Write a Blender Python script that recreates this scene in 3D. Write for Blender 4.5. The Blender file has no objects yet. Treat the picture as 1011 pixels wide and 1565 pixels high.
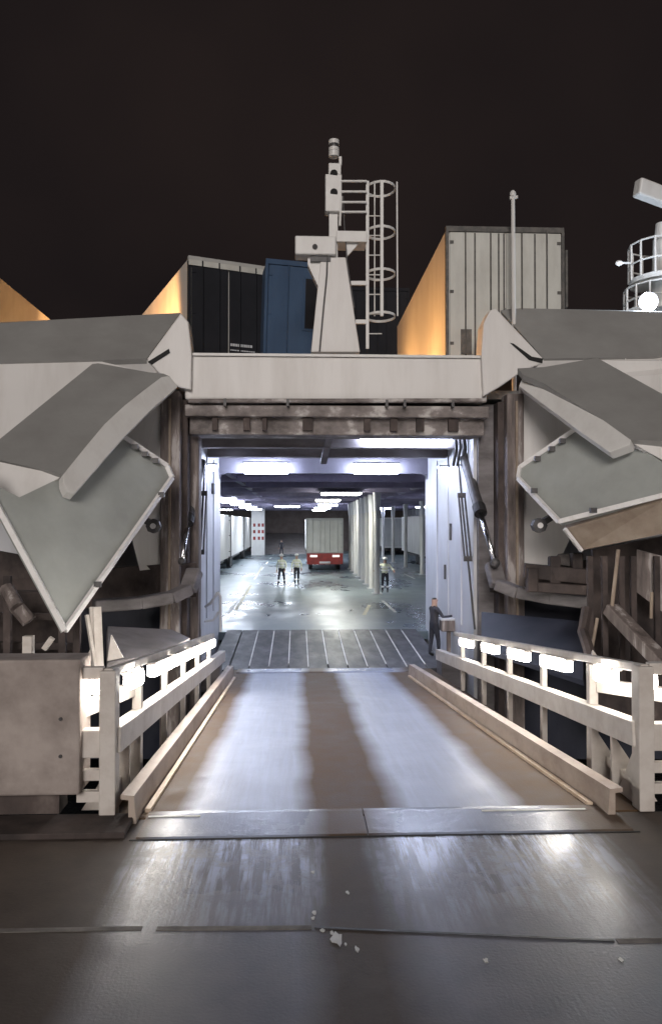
import bpy, bmesh, math, random
from mathutils import Vector, Matrix
random.seed(7)
R = math.radians
C = bpy.context.scene.collection
S = bpy.context.scene

# ------------------------------------------------------------------ camera, sky, light, exposure
CAM = Vector((0, 0, 2.75))
F = 1200.0
ROT = Matrix.Rotation(-math.atan(51.5 / F), 3, 'Z') @ Matrix.Rotation(R(90) + math.atan(17.5 / F), 3, 'X')
cd = bpy.data.cameras.new('camera')
cd.sensor_fit = 'VERTICAL'; cd.sensor_height = 24; cd.lens = 24 * F / 1565
cd.clip_start = 0.1; cd.clip_end = 3000
cam = bpy.data.objects.new('camera', cd); C.objects.link(cam)
cam.matrix_world = Matrix.Translation(CAM) @ ROT.to_4x4()
S.camera = cam

world = bpy.data.worlds.new('World'); S.world = world; world.use_nodes = True
wn, wl = world.node_tree.nodes, world.node_tree.links
bg = wn['Background']
tc = wn.new('ShaderNodeTexCoord')
nz = wn.new('ShaderNodeTexNoise'); nz.inputs['Scale'].default_value = 1.6; nz.inputs['Detail'].default_value = 4
cr = wn.new('ShaderNodeValToRGB')
cr.color_ramp.elements[0].position = 0.35; cr.color_ramp.elements[0].color = (0.0058, 0.0052, 0.0064, 1)
cr.color_ramp.elements[1].position = 0.70; cr.color_ramp.elements[1].color = (0.0165, 0.0118, 0.0112, 1)
wl.new(tc.outputs['Generated'], nz.inputs['Vector']); wl.new(nz.outputs['Fac'], cr.inputs['Fac'])
wl.new(cr.outputs['Color'], bg.inputs['Color']); bg.inputs['Strength'].default_value = 1.0

sd = bpy.data.lights.new('sun', 'SUN'); sd.energy = 1.75; sd.angle = R(22); sd.color = (1.0, 0.93, 0.885)
sun = bpy.data.objects.new('sun', sd); C.objects.link(sun)
sun.rotation_euler = Vector((0.12, 0.90, -0.32)).to_track_quat('-Z', 'Y').to_euler()

S.view_settings.view_transform = 'Standard'; S.view_settings.look = 'None'
S.view_settings.exposure = 0.0; S.view_settings.gamma = 1.0; S.view_settings.use_curve_mapping = False
S.cycles.use_denoising = True
S.cycles.max_bounces = 6; S.cycles.diffuse_bounces = 3; S.cycles.glossy_bounces = 3
S.cycles.sample_clamp_indirect = 4.0

# ------------------------------------------------------------------ helpers
def at(px, py, Y):
    """point of the place seen at a photograph pixel, at distance Y ahead"""
    d = ROT @ Vector(((px - 505.5) / F, (782.5 - py) / F, -1.0))
    return CAM + d * (Y / d.y)

def nodes(m):
    m.use_nodes = True
    n = m.node_tree
    return n, n.nodes, n.links, n.nodes['Principled BSDF']

def mat(name, a, b=None, rough=0.55, scale=3.0, stretch=(1, 1, 1), lo=0.4, hi=0.62, metal=0.0, bump=0.0,
        c=None, cpos=0.8, rough2=None, detail=6.0, fine=0.0):
    m = bpy.data.materials.new(name); nt, N, L, bs = nodes(m)
    bs.inputs['Roughness'].default_value = rough; bs.inputs['Metallic'].default_value = metal
    bs.inputs['Base Color'].default_value = (*a, 1)
    if b is None: return m
    t = N.new('ShaderNodeTexCoord'); mp = N.new('ShaderNodeMapping'); mp.inputs['Scale'].default_value = stretch
    n = N.new('ShaderNodeTexNoise'); n.inputs['Scale'].default_value = scale; n.inputs['Detail'].default_value = detail
    n.inputs['Roughness'].default_value = 0.62
    r = N.new('ShaderNodeValToRGB'); e = r.color_ramp.elements
    e[0].position = lo; e[0].color = (*a, 1); e[1].position = hi; e[1].color = (*b, 1)
    if c: x = e.new(cpos); x.color = (*c, 1)
    L.new(t.outputs['Object'], mp.inputs['Vector']); L.new(mp.outputs['Vector'], n.inputs['Vector'])
    L.new(n.outputs['Fac'], r.inputs['Fac'])
    L.new(r.outputs['Color'], bs.inputs['Base Color'])
    if rough2 is not None:
        mr = N.new('ShaderNodeMapRange'); mr.inputs['From Min'].default_value = lo; mr.inputs['From Max'].default_value = hi
        mr.inputs['To Min'].default_value = rough; mr.inputs['To Max'].default_value = rough2
        L.new(n.outputs['Fac'], mr.inputs['Value']); L.new(mr.outputs['Result'], bs.inputs['Roughness'])
    if bump:
        n2 = N.new('ShaderNodeTexNoise'); n2.inputs['Scale'].default_value = scale * 6; n2.inputs['Detail'].default_value = 5
        bp = N.new('ShaderNodeBump'); bp.inputs['Strength'].default_value = bump; bp.inputs['Distance'].default_value = 0.03
        L.new(mp.outputs['Vector'], n2.inputs['Vector']); L.new(n2.outputs['Fac'], bp.inputs['Height'])
        L.new(bp.outputs['Normal'], bs.inputs['Normal'])
    return m

def glow(name, col, strength):
    m = bpy.data.materials.new(name); nt, N, L, bs = nodes(m)
    bs.inputs['Base Color'].default_value = (0.8, 0.8, 0.8, 1)
    bs.inputs['Emission Color'].default_value = (*col, 1); bs.inputs['Emission Strength'].default_value = strength
    return m

M = {}
M['white'] = mat('white_hull_paint', (0.71, 0.69, 0.67), (0.61, 0.585, 0.56), 0.5, 1.2, (1.4, 1.4, 0.22), 0.42, 0.68, bump=0.06, c=(0.44, 0.37, 0.32), cpos=0.78)
M['white_clean'] = mat('white_enamel', (0.68, 0.67, 0.65), (0.58, 0.56, 0.54), 0.45, 3, (1, 1, 0.4), 0.45, 0.8)
M['rim'] = mat('pale_rim_paint', (0.8, 0.78, 0.77), (0.62, 0.59, 0.57), 0.5, 5, (1, 1, 1), 0.5, 0.8)
M['grey'] = mat('grey_deck_paint', (0.285, 0.282, 0.272), (0.225, 0.220, 0.212), 0.62, 1.0, (1, 1, 1), 0.35, 0.75, bump=0.08)
M['grey_door'] = mat('grey_green_door_paint', (0.41, 0.43, 0.41), (0.30, 0.31, 0.295), 0.55, 0.8, (1, 1, 1), 0.35, 0.75, bump=0.06)
M['rust'] = mat('rusty_streaked_steel', (0.075, 0.060, 0.056), (0.20, 0.165, 0.152), 0.7, 1.6, (3.0, 3.0, 0.45), 0.34, 0.56, bump=0.12, c=(0.42, 0.385, 0.37), cpos=0.64)
M['rust_h'] = mat('rusty_stained_beam', (0.075, 0.062, 0.058), (0.23, 0.20, 0.19), 0.7, 1.7, (0.9, 1, 1.3), 0.34, 0.56, bump=0.12, c=(0.50, 0.47, 0.45), cpos=0.64)
M['rust_dark'] = mat('dark_rusted_steel', (0.028, 0.021, 0.020), (0.085, 0.064, 0.058), 0.8, 1.5, (1.2, 1.2, 0.8), 0.36, 0.62, bump=0.2, c=(0.19, 0.155, 0.14), cpos=0.78)
M['rubber'] = mat('worn_fender_rubber', (0.035, 0.032, 0.032), (0.11, 0.095, 0.088), 0.7, 2.5, (1, 1, 1), 0.4, 0.65, bump=0.3)
M['beige'] = mat('stained_beige_plate', (0.34, 0.275, 0.215), (0.22, 0.165, 0.125), 0.65, 1.6, (1, 1, 1), 0.4, 0.7, bump=0.15)
M['lilac'] = mat('pale_bulkhead_paint', (0.63, 0.64, 0.67), (0.46, 0.46, 0.48), 0.45, 1.4, (1, 1, 0.3), 0.45, 0.78, bump=0.04)
M['ceiling'] = mat('dark_deckhead_paint', (0.34, 0.31, 0.44), (0.22, 0.20, 0.29), 0.6, 1.0)
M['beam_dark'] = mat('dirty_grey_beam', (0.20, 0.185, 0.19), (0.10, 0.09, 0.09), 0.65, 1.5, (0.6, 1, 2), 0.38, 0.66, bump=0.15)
M['black'] = mat('black_rubber', (0.02, 0.02, 0.021), (0.035, 0.033, 0.033), 0.6, 5)
M['dark'] = mat('dark_steel', (0.05, 0.048, 0.05), (0.09, 0.085, 0.085), 0.5, 6)
M['chrome'] = mat('bright_piston_rod', (0.75, 0.75, 0.77), rough=0.22, metal=1.0)
M['navy'] = mat('navy_hull_paint', (0.012, 0.016, 0.032), (0.03, 0.033, 0.05), 0.6, 1.5, (1, 1, 0.5), 0.4, 0.7)
M['concrete'] = mat('stained_pale_concrete', (0.42, 0.365, 0.335), (0.25, 0.21, 0.19), 0.8, 1.9, (1, 1, 1), 0.38, 0.66, bump=0.15, c=(0.42, 0.38, 0.35), cpos=0.85)
M['rail'] = mat('cream_rail_paint', (0.64, 0.595, 0.55), (0.50, 0.445, 0.40), 0.5, 4, (1, 1, 1), 0.42, 0.75, bump=0.08, c=(0.30, 0.20, 0.14), cpos=0.88)
M['lit_edge'] = mat('lit_edge_paint', (0.72, 0.58, 0.44), (0.50, 0.36, 0.24), 0.5, 6, (1, 0.3, 1), 0.4, 0.7)  # pale orange imitates the lit line at the kerb foot
M['trailer'] = mat('grimy_white_trailer', (0.62, 0.61, 0.58), (0.52, 0.50, 0.46), 0.5, 1.5, (1, 1, 0.4), 0.4, 0.75)
M['trailer_grey'] = mat('grey_trailer_door', (0.54, 0.54, 0.50), (0.42, 0.415, 0.38), 0.5, 2.5, (1, 1, 0.35), 0.4, 0.75, bump=0.05)
M['trailer_far'] = mat('pale_grey_trailer', (0.42, 0.42, 0.40), (0.34, 0.34, 0.33), 0.5, 1.5, (1, 1, 0.4), 0.4, 0.75)
M['frame'] = mat('dark_door_seal', (0.06, 0.058, 0.055), (0.12, 0.11, 0.10), 0.6, 5)
M['bluebox'] = mat('faded_blue_panel', (0.042, 0.082, 0.155), (0.028, 0.056, 0.11), 0.85, 1.3, (1, 1, 0.5), 0.4, 0.7)
M['navybox'] = mat('dark_navy_door', (0.006, 0.007, 0.011), (0.010, 0.011, 0.016), 0.9, 1.5)
M['red'] = mat('red_chassis_paint', (0.30, 0.03, 0.025), (0.20, 0.025, 0.02), 0.45, 3)
M['text'] = mat('white_lettering', (0.55, 0.57, 0.6))
M['hivis'] = mat('pale_hi_vis_cloth', (0.80, 0.82, 0.68), (0.72, 0.74, 0.58), 0.7, 8)
M['band'] = mat('silver_reflective_band', (0.9, 0.9, 0.9), rough=0.35)
M['trouser'] = mat('dark_navy_trousers', (0.018, 0.02, 0.03), (0.03, 0.032, 0.045), 0.8, 8)
M['jacket'] = mat('dark_work_jacket', (0.035, 0.035, 0.045), (0.06, 0.058, 0.066), 0.8, 8)
M['greyjacket'] = mat('grey_work_jacket', (0.20, 0.20, 0.23), (0.13, 0.13, 0.15), 0.8, 8)
M['skin'] = mat('skin', (0.45, 0.29, 0.22), rough=0.55)
M['hair'] = mat('dark_hair', (0.02, 0.015, 0.012), rough=0.7)
M['boot'] = mat('black_boot', (0.015, 0.015, 0.015), rough=0.5)
M['helmet'] = mat('white_helmet', (0.75, 0.75, 0.75), rough=0.35)
M['wallbrown'] = mat('brown_bulkhead', (0.20, 0.155, 0.135), (0.14, 0.105, 0.09), 0.6, 1.0)
M['wallgrey'] = mat('warm_grey_ramp_paint', (0.34, 0.31, 0.30), (0.26, 0.235, 0.225), 0.6, 1.0)
M['lineyellow'] = mat('worn_yellow_line', (0.60, 0.55, 0.34), (0.35, 0.33, 0.24), 0.5, 6)
M['linewhite'] = mat('worn_white_line', (0.68, 0.68, 0.66), (0.42, 0.42, 0.42), 0.5, 5, (1, 0.4, 1), 0.45, 0.7)
M['kerb'] = mat('stained_kerb_paint', (0.46, 0.38, 0.32), (0.30, 0.225, 0.18), 0.55, 3, (1, 0.5, 1), 0.4, 0.7, bump=0.1)
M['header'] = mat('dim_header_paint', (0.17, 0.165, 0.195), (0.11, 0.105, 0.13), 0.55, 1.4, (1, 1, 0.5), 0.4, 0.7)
M['joint'] = mat('pale_joint_strip', (0.22, 0.20, 0.185), (0.10, 0.09, 0.083), 0.7, 3)
M['slot'] = mat('shadow_black_slot', (0.01, 0.01, 0.01), rough=0.8)
M['lamp_rail'] = glow('lit_rail_lamp', (1.0, 0.94, 0.86), 34)
M['lamp_cool'] = glow('lit_cool_tube', (0.67, 0.745, 1.0), 62)
M['lamp_deck'] = glow('lit_deck_tube', (0.80, 0.88, 1.0), 62)
M['lamp_warm'] = glow('lit_warm_deck_tube', (1.0, 1.0, 0.88), 42)
M['lamp_flood'] = glow('lit_floodlight', (0.85, 0.93, 1.0), 150)
M['lamp_sodium'] = glow('lit_sodium_lamp', (1.0, 0.50, 0.14), 25)
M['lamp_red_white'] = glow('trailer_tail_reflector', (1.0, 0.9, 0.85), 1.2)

def surface(name, tracks, track_col, base_a, base_b, streak=False, rough=(0.25, 0.6), yrange=None):
    """steel or asphalt with worn wheel tracks along y, tinted with a painted blue wet reflection"""
    m = bpy.data.materials.new(name); nt, N, L, bs = nodes(m)
    t = N.new('ShaderNodeTexCoord'); sx = N.new('ShaderNodeSeparateXYZ'); L.new(t.outputs['Object'], sx.inputs['Vector'])
    wob = N.new('ShaderNodeTexNoise'); wob.inputs['Scale'].default_value = 0.9; wob.inputs['Detail'].default_value = 5
    L.new(t.outputs['Object'], wob.inputs['Vector'])
    def math_(op, a, b=None, clamp=False):
        n = N.new('ShaderNodeMath'); n.operation = op; n.use_clamp = clamp
        for i, v in enumerate((a, b)):
            if v is None: continue
            if isinstance(v, (int, float)): n.inputs[i].default_value = v
            else: L.new(v, n.inputs[i])
        return n.outputs[0]
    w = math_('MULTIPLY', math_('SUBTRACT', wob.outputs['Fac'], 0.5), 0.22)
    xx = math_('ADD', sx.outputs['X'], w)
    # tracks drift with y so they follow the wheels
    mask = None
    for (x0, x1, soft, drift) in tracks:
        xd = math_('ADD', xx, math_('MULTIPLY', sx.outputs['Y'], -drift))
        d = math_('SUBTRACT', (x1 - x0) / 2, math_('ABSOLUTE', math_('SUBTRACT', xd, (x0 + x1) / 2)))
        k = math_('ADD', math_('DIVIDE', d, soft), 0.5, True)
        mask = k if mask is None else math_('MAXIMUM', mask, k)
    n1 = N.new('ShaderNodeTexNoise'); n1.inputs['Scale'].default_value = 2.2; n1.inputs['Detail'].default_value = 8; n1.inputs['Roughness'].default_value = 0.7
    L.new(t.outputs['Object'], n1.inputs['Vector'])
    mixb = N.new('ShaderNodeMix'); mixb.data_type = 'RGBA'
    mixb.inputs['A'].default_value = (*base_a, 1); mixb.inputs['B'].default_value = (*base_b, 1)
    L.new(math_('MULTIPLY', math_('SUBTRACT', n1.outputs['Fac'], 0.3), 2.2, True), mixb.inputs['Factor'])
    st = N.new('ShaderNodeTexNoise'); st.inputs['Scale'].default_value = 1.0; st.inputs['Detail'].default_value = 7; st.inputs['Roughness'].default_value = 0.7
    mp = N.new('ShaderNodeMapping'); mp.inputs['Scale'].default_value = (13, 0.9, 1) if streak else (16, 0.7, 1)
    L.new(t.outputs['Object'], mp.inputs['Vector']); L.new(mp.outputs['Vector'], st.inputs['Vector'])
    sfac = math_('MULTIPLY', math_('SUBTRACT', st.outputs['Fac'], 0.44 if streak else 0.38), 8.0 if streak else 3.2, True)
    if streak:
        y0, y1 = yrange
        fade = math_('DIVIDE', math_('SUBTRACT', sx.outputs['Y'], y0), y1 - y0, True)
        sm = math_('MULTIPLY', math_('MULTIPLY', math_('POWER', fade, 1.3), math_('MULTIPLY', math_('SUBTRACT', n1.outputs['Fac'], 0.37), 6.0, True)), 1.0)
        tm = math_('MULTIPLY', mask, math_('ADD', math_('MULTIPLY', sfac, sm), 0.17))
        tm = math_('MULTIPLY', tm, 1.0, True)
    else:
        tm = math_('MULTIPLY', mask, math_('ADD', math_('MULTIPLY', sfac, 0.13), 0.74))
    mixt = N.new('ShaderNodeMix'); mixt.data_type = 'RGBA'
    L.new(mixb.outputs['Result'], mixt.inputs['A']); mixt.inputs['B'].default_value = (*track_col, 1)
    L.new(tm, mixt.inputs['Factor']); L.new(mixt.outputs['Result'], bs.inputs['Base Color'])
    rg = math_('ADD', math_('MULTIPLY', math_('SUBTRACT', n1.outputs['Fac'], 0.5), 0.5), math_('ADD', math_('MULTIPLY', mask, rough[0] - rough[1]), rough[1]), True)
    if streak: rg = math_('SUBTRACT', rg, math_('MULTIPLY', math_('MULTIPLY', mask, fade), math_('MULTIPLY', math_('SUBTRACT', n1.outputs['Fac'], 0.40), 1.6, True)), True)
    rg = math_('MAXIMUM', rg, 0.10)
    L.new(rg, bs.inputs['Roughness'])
    g = N.new('ShaderNodeTexNoise'); g.inputs['Scale'].default_value = 45; g.inputs['Detail'].default_value = 4
    L.new(t.outputs['Object'], g.inputs['Vector'])
    hsum = math_('ADD', math_('MULTIPLY', g.outputs['Fac'], 0.5), math_('MULTIPLY', st.outputs['Fac'], 0.4))
    bp = N.new('ShaderNodeBump'); bp.inputs['Strength'].default_value = 0.22; bp.inputs['Distance'].default_value = 0.02
    bs.inputs['Specular IOR Level'].default_value = 0.32 if streak else 0.22
    L.new(hsum, bp.inputs['Height']); L.new(bp.outputs['Normal'], bs.inputs['Normal'])
    return m

M['ramp'] = surface('worn_ramp_painted_sheen', [(-1.06, 0.08, 0.24, 0.0), (0.98, 2.14, 0.28, 0.0)], (0.40, 0.465, 0.64), (0.072, 0.042, 0.022), (0.125, 0.076, 0.040), rough=(0.38, 0.62))  # track blue includes the car deck's reflected light, painted over the wear
M['road'] = surface('wet_worn_asphalt_painted_sheen', [(-1.30, 0.12, 0.25, 0.0), (0.74, 2.55, 0.4, 0.0)], (0.62, 0.71, 0.95), (0.052, 0.041, 0.035), (0.13, 0.105, 0.09), streak=True, rough=(0.36, 0.62), yrange=(5.1, 6.8))  # pale blue tyre streaks have their wet sheen painted into the colour
M['plate'] = surface('hinge_plate_painted_sheen', [(-1.25, 0.16, 0.3, 0.0), (0.80, 2.45, 0.4, 0.0)], (0.38, 0.44, 0.60), (0.08, 0.054, 0.038), (0.13, 0.09, 0.062), rough=(0.22, 0.5))  # lighter blue tracks carry a painted wet highlight along with the wear
M['flap'] = mat('dark_flap_steel', (0.030, 0.032, 0.038), (0.06, 0.06, 0.068), 0.5, 2.5, (1, 0.5, 1), 0.4, 0.65, bump=0.15, rough2=0.38)
M['deck'] = mat('wet_dark_deck', (0.09, 0.12, 0.14), (0.16, 0.195, 0.205), 0.24, 0.35, (1, 0.6, 1), 0.40, 0.62, bump=0.06, rough2=0.46)
M['water'] = mat('dark_harbour_water', (0.006, 0.008, 0.010), (0.009, 0.010, 0.012), 0.08, 1.2, (1, 1, 1), bump=0.5)

class MB:
    def __init__(s): s.v = []; s.f = []
    def add(s, vs, fs):
        b = len(s.v); s.v += [Vector(v) for v in vs]; s.f += [tuple(b + i for i in f) for f in fs]; return s
    def box(s, x0, x1, y0, y1, z0, z1):
        return s.add([(x, y, z) for z in (z0, z1) for y in (y0, y1) for x in (x0, x1)],
                     [(0, 2, 3, 1), (4, 5, 7, 6), (0, 1, 5, 4), (2, 6, 7, 3), (0, 4, 6, 2), (1, 3, 7, 5)])
    def prism(s, pts, off):
        """a closed outline given its thickness along off"""
        n = len(pts); off = Vector(off); a = [Vector(p) for p in pts]
        return s.add(a + [p + off for p in a],
                     [tuple(range(n)), tuple(range(2 * n - 1, n - 1, -1))] + [(i, i + n, (i + 1) % n + n, (i + 1) % n) for i in range(n)])
    def slab(s, pts, t):
        """an outline given its thickness along its own normal (Newell), away from the viewer if t > 0"""
        a = [Vector(p) for p in pts]; n = Vector()
        for i, p in enumerate(a):
            q = a[(i + 1) % len(a)]
            n += Vector(((p.y - q.y) * (p.z + q.z), (p.z - q.z) * (p.x + q.x), (p.x - q.x) * (p.y + q.y)))
        n.normalize()
        if n.y < 0: n = -n
        return s.prism(a, n * t)
    def bar(s, p, q, w, h, up=(0, 0, 1)):
        p, q = Vector(p), Vector(q); d = (q - p).normalized(); up = Vector(up)
        if abs(d.dot(up)) > 0.98: up = Vector((0, 1, 0))
        sd = d.cross(up).normalized() * (w / 2); u = sd.cross(d).normalized() * (h / 2)
        return s.add([p - sd - u, p + sd - u, p + sd + u, p - sd + u, q - sd - u, q + sd - u, q + sd + u, q - sd + u],
                     [(0, 1, 2, 3), (7, 6, 5, 4), (0, 4, 5, 1), (1, 5, 6, 2), (2, 6, 7, 3), (3, 7, 4, 0)])
    def tube(s, p, q, r, r2=None, n=12):
        p, q = Vector(p), Vector(q); d = (q - p).normalized(); r2 = r if r2 is None else r2
        a = d.orthogonal().normalized(); b = d.cross(a)
        vs = []
        for c, rr in ((p, r), (q, r2)):
            for i in range(n):
                t = 2 * math.pi * i / n; vs.append(c + (a * math.cos(t) + b * math.sin(t)) * rr)
        return s.add(vs, [tuple(range(n - 1, -1, -1)), tuple(range(n, 2 * n))] + [(i, (i + 1) % n, (i + 1) % n + n, i + n) for i in range(n)])
    def path(s, pts, r, n=8):
        for a, b in zip(pts, pts[1:]): s.tube(a, b, r, n=n)
        return s
    def ball(s, c, rx, ry, rz, n=12, m=8):
        c = Vector(c); vs = []; fs = []
        for j in range(m + 1):
            th = math.pi * j / m
            for i in range(n):
                ph = 2 * math.pi * i / n
                vs.append(c + Vector((rx * math.sin(th) * math.cos(ph), ry * math.sin(th) * math.sin(ph), rz * math.cos(th))))
        for j in range(m):
            for i in range(n): fs.append((j * n + i, (j + 1) * n + i, (j + 1) * n + (i + 1) % n, j * n + (i + 1) % n))
        return s.add(vs, fs)
    def build(s, name, m, parent=None, bevel=0.0, smooth=False, org0=None):
        org = Vector()
        p = parent
        while p: org += p.location; p = p.parent
        if parent is None:
            lo = Vector([min(v[i] for v in s.v) for i in range(3)]); hi = Vector([max(v[i] for v in s.v) for i in range(3)])
            org = Vector(((lo.x + hi.x) / 2, (lo.y + hi.y) / 2, lo.z))
        if org0 is not None: org = Vector(org0)
        me = bpy.data.meshes.new(name)
        me.from_pydata([v - org for v in s.v], [], s.f)
        bm = bmesh.new(); bm.from_mesh(me)
        bmesh.ops.remove_doubles(bm, verts=bm.verts, dist=1e-6)
        bmesh.ops.recalc_face_normals(bm, faces=bm.faces)
        bm.to_mesh(me); bm.free()
        if smooth:
            for f in me.polygons: f.use_smooth = True
        me.materials.append(m if not isinstance(m, str) else M[m])
        o = bpy.data.objects.new(name, me); C.objects.link(o)
        if parent is None: o.location = org
        else: o.parent = parent
        if bevel:
            b = o.modifiers.new('bevel', 'BEVEL'); b.width = bevel; b.segments = 2; b.limit_method = 'ANGLE'; b.angle_limit = R(40)
        return o

def tag(o, label=None, cat=None, group=None, kind=None):
    if label: o['label'] = label
    if cat: o['category'] = cat
    if group: o['group'] = group
    if kind: o['kind'] = kind
    return o
def thing(name, loc, label, cat, group=None):
    o = bpy.data.objects.new(name, None); C.objects.link(o); o.location = loc; o.empty_display_size = 0.3
    return tag(o, label, cat, group)
def kids(o): return [c for c in C.objects if c.parent == o]
def copy_tree(o, parent=None):
    c = o.copy(); C.objects.link(c)
    if parent: c.parent = parent
    for ch in kids(o): copy_tree(ch, c)
    return c

# ------------------------------------------------------------------ setting: water, quay road, ramp
DECK = -0.65            # ship's car deck
def rz(Y): return -0.0737 * (Y - 7.5)       # ramp surface
def fz(Y): return rz(19.7) + (DECK + 0.03 - rz(19.7)) * (Y - 19.7) / 5.0   # flap surface
XL, XR = -1.46, 3.04    # inner kerb lines

tag(MB().add([(-700, -300, -4.2), (700, -300, -4.2), (700, 1400, -4.2), (-700, 1400, -4.2)], [(0, 1, 2, 3)]).build('water', 'water'), kind='structure')
tag(MB().box(-45, 45, -45, 7.42, -4.6, -0.15).build('quay', 'concrete'), kind='structure')
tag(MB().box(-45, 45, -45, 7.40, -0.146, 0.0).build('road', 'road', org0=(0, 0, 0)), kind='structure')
# the shore-side slab edge left of the ramp
tag(MB().box(-9, -1.50, 6.95, 7.41, 0.004, 0.06).build('kerb', M['rust_dark'], bevel=0.01), kind='structure')

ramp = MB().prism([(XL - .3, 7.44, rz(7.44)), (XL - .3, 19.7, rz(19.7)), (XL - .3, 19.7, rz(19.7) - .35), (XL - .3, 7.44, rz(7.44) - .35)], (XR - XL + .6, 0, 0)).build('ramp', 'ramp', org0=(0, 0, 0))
tag(ramp, kind='structure')
# steel hinge plate where road meets ramp, slightly proud, in three leaves
for x0, x1 in ((-1.40, 0.62), (0.63, 3.00)):
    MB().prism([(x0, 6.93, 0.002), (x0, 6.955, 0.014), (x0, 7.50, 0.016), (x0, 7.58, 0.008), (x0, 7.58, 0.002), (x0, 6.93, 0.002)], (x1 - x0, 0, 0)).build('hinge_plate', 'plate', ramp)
MB().box(-1.45, 3.05, 6.905, 6.928, 0.002, 0.006).build('hinge_gap', 'slot', ramp)
for x0, x1, y in ((1.75, 2.75, 7.42), (-1.38, -.9, 7.40)): MB().box(x0, x1, y, y + .03, .017, .024).build('wear_strip', 'linewhite', ramp)
# far end: cross plate where the flaps are hinged
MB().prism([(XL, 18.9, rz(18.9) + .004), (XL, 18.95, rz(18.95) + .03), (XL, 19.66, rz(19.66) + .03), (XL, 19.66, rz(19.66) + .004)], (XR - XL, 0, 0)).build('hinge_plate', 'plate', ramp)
# edge kerbs of the ramp
def kx(sgn, Y): return -1.47 if sgn < 0 else 2.91 - .028 * (Y - 7.5)
for sgn in (-1, 1):
    def prof(Y):
        x = kx(sgn, Y); z = rz(Y)
        return [(x, Y, z - .3), (x, Y, z + .003), (x + sgn * .02, Y, z + .24), (x + sgn * .14, Y, z + .25), (x + sgn * .14, Y, z + .21), (x + sgn * .07, Y, z + .2), (x + sgn * .07, Y, z - .3)]
    a, b = prof(7.30), prof(18.4); n = len(a)
    MB().add(a + b, [tuple(range(n)), tuple(range(2 * n - 1, n - 1, -1))] + [(i, i + n, (i + 1) % n + n, (i + 1) % n) for i in range(n)]).build('ramp_kerb', 'kerb', ramp)
    MB().bar((kx(sgn, 7.6) - sgn * .05, 7.6, rz(7.6) + .018), (kx(sgn, 18) - sgn * .05, 18, rz(18) + .018), .055, .036).build('lit_edge_bar', 'lit_edge', ramp)  # raised pale bar standing in for the lit line along the kerb
# finger flaps bridging to the ship
fx = [-2.2 + .5 * i for i in range(13)]
for i, x in enumerate(fx):
    x1 = x + .468
    if x1 > 4.1: break
    MB().prism([(x, 19.72, fz(19.72)), (x, 24.9, fz(24.9)), (x, 24.9, fz(24.9) - .05), (x, 19.72, fz(19.72) - .12)], (.468, 0, 0)).build('ramp_flap', 'flap', ramp, bevel=0.006)
    if 1 <= i <= 10:
        y0 = 19.9 + random.random() * .6
        MB().bar((x + .484, y0, fz(y0) + .002), (x + .484 , 24.6, fz(24.6) + .002), .028, .02).build('edge_line', 'linewhite', ramp)
MB().box(-2.4, 4.1, 19.5, 24.9, -1.5, -1.15).build('flap_support', 'dark', ramp)
# pale transverse joint strips across the road
for p, q in (((-9, 5.50), (-1.05, 5.42)), ((-0.95, 5.41), (0.1, 5.38)), ((2.1, 5.12), (9, 5.05))):
    tag(MB().bar((*p, .001), (*q, .001), .05, .008).build('road_joint', 'joint'), kind='structure')
tag(MB().bar((0.12, 5.38, .003), (2.08, 5.12, .003), .02, .01).build('road_joint', 'flap'), kind='structure')

# small flat pale flecks scattered on the road
for n_, (px, py) in enumerate(((516, 1432), (507, 1422), (528, 1440), (492, 1418), (480, 1391), (478, 1400), (545, 1448), (478, 1330), (531, 1362), (948, 1474), (742, 1470))):
    c = at(px, py, 2.75 * 1200 / (py - 800)); r_ = .045 if n_ == 0 else random.uniform(.008, .02)
    pts = [(c.x + math.cos(a) * r_ * random.uniform(.5, 1.2), c.y + math.sin(a) * r_ * 2 * random.uniform(.5, 1.2), .002) for a in [i * math.pi / 5 for i in range(10)]]
    tag(MB().prism(pts, (0, 0, .005)).build('pale_fleck', 'linewhite'), kind='structure')

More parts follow.
